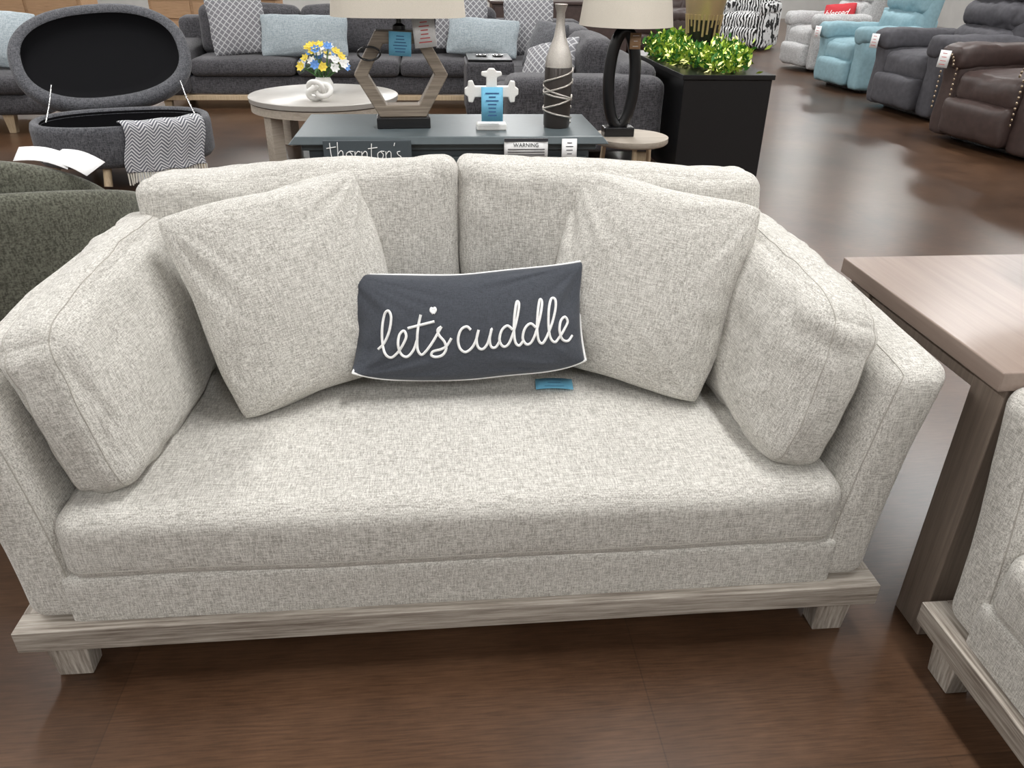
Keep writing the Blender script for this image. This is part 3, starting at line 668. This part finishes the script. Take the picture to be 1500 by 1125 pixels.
# ---------------------------------------------------------------- recliners
def recliner(name,loc,rz,mat,nails=False,s=1.0,tagm=True,seg=3,glider=False):
    e=empty(name,loc,rz)
    rb("base",-.36*s,.36*s,-.32*s,.38*s,.03,.30*s,mat,e,.04)
    if glider: lathe("swivel_base",[(0,0),(.28,0),(.28,.03),(0,.04)],M['black'],e)
    else: box("foot_frame",-.38*s,.38*s,-.3*s,.36*s,0,.045,M['black'],e,.004)
    rb("seat",-.30*s,.30*s,-.46*s,.25*s,.28*s,.50*s,mat,e,.09,(0,.02,.03),wr=.014,n=22,crease=.02)
    rb("footrest",-.30*s,.30*s,-.52*s,-.38*s,.06*s,.32*s,mat,e,.05,(0,.03,0),wr=.012,n=18,crease=.015)
    aw=.12 if glider else .2
    for sd,nm in((-1,'left'),(1,'right')):
        x0,x1=sorted((sd*.29*s,sd*(.29+aw)*s))
        rb("arm_panel_"+nm,x0,x1,-.44*s,.36*s,.04,.56*s,mat,e,.05,(.02,0,0),wr=.012,n=18,crease=.012)
        rb("arm_pad_"+nm,x0-.02,x1+.02,-.48*s,.30*s,.50*s,.66*s,mat,e,.075,(0,0,.02),wr=.016,seed=sd+4,n=20,crease=.02)
        if nails:
            xm=(x0+x1)/2; pts=[(xm+.10*math.cos(a),-.50*s,.53*s+.09*math.sin(a)) for a in [i*math.pi/9 for i in range(10)]]+[(xm+q*.10,-.46*s,.50*s-.045*i) for q in(-1,1) for i in range(9)]
            vs=[];fs=[]
            for p in pts:
                b=len(vs)
                for k in range(8): vs.append((p[0]+.014*math.cos(k*.785),p[1]-.005,p[2]+.014*math.sin(k*.785)))
                vs.append((p[0],p[1]-.016,p[2]))
                for k in range(8): fs.append((b+k,b+(k+1)%8,b+8))
            mesh_obj("nailheads_"+nm,vs,fs,M['brass'],e)
    hh=[.46,.68,.88,1.06] if seg==3 else [.46,.78,1.04]
    rb("back_shell",-.34*s,.34*s,.26*s,.46*s,.25*s,1.02*s,mat,e,.08,rot=(-.16,0,0))
    for i in range(len(hh)-1):
        y=.20+.05*i; rb("back_roll_%d"%(i+1),-.33*s,.33*s,(y-.05)*s,(y+.20)*s,hh[i]*s,(hh[i+1]+.03)*s,mat,e,.10*s,(0,.03,.01),wr=.018,seed=i,rot=(-.16,0,0),n=22,crease=.025)
    if tagm: tag("price_tag",.11,.15,M['paper'],axes((-.40*s,-.52*s,.56*s),(1,.3,0),(0,.1,1)),e,4,M['redink'])
    return e
R9=-math.pi/2
recliner("leather_recliner",(5.42,5.65,0),R9+.12,M['recbrown'],True,1.28)
recliner("grey_recliner",(5.70,7.50,0),R9+.05,M['recgrey'],False,1.27)
recliner("blue_recliner",(5.85,9.45,0),R9+.05,M['recblue'],False,1.18,seg=2)
recliner("swivel_glider",(6.20,11.5,0),R9+.05,M['reclt'],False,1.22,seg=2,glider=True,tagm=False)
rp=upr("red_pillow",6.20,11.38,.79,.52,.34,M['red'],R9+.6,.3,.12)
text_obj("blessed_text","blessed",.13,M['white'],Matrix.Translation((0,0,.10)),rp,shear=.4)
recliner("zebra_accent_chair",(6.1,14.9,0),R9+.9,M['zebra'],False,1.25,False,2,True)
recliner("brown_armchair",(3.9,13.5,0),R9+.8,M['recbrown'],False,1.15,False,2)
recliner("grey_recliner",(7.9,8.8,0),math.pi,M['recgrey'],False,1.25,tagm=False)
recliner("blue_recliner",(8.2,13.2,0),R9,M['recblue'],False,1.2,tagm=False)
def dresser(name,x,y,w,d,h,mat):
    e=empty(name,(x,y,0)); box("carcass",-w/2,w/2,-d/2,d/2,.08,h,mat,e,.01); box("top",-w/2-.03,w/2+.03,-d/2-.03,d/2+.03,h+.0005,h+.04,mat,e,.005)
    for i in range(3):
        for j in range(3):
            box("drawer_%d_%d"%(i+1,j+1),-w/2+.04+j*(w-.06)/3,-w/2+(j+1)*(w-.06)/3,-d/2-.02,-d/2-.0005,.12+i*(h-.12)/3,.08+(i+1)*(h-.12)/3,mat,e,.004)
    for sx in(-1,1):
        for sy in(-1,1): box("foot_%d_%d"%(sx+2,sy+2),sx*w/2*.9-.04,sx*w/2*.9+.04,sy*d/2*.8-.04,sy*d/2*.8+.04,0,.0795,mat,e,.003)
dresser("wood_dresser",-6.0,11.5,2.2,.6,.95,M['tanwood']); dresser("wood_dresser",-3.2,11.8,1.8,.6,.9,M['tanwood'])
dresser("dark_credenza",2.0,12.5,2.2,.6,.85,M['recbrown']); dresser("wood_dresser",-.4,13.5,2.2,.6,.9,M['tanwood'])

# ---------------------------------------------------------------- camera
yaw,p,r,f=.1002,.502,.0176,1134.
Fv=Vector((math.sin(yaw)*math.cos(p),math.cos(yaw)*math.cos(p),-math.sin(p)))
Rv=Vector((math.cos(yaw),-math.sin(yaw),0)); Uv=Rv.cross(Fv)
R2=Rv*math.cos(r)+Uv*math.sin(r); U2=-Rv*math.sin(r)+Uv*math.cos(r)
cd=bpy.data.cameras.new("camera"); cam=bpy.data.objects.new("camera",cd); C.objects.link(cam)
mm=Matrix((R2,U2,-Fv)).transposed().to_4x4(); mm.translation=Vector((-.0372,-1.3031,1.471)); cam.matrix_world=mm
cd.sensor_width=36; cd.lens=f/1500*36; cd.clip_end=100
scene.camera=cam
w=bpy.data.worlds.new("world"); scene.world=w; w.use_nodes=True
w.node_tree.nodes["Background"].inputs[0].default_value=(.8,.85,.9,1); w.node_tree.nodes["Background"].inputs[1].default_value=.4
scene.view_settings.view_transform='Standard'
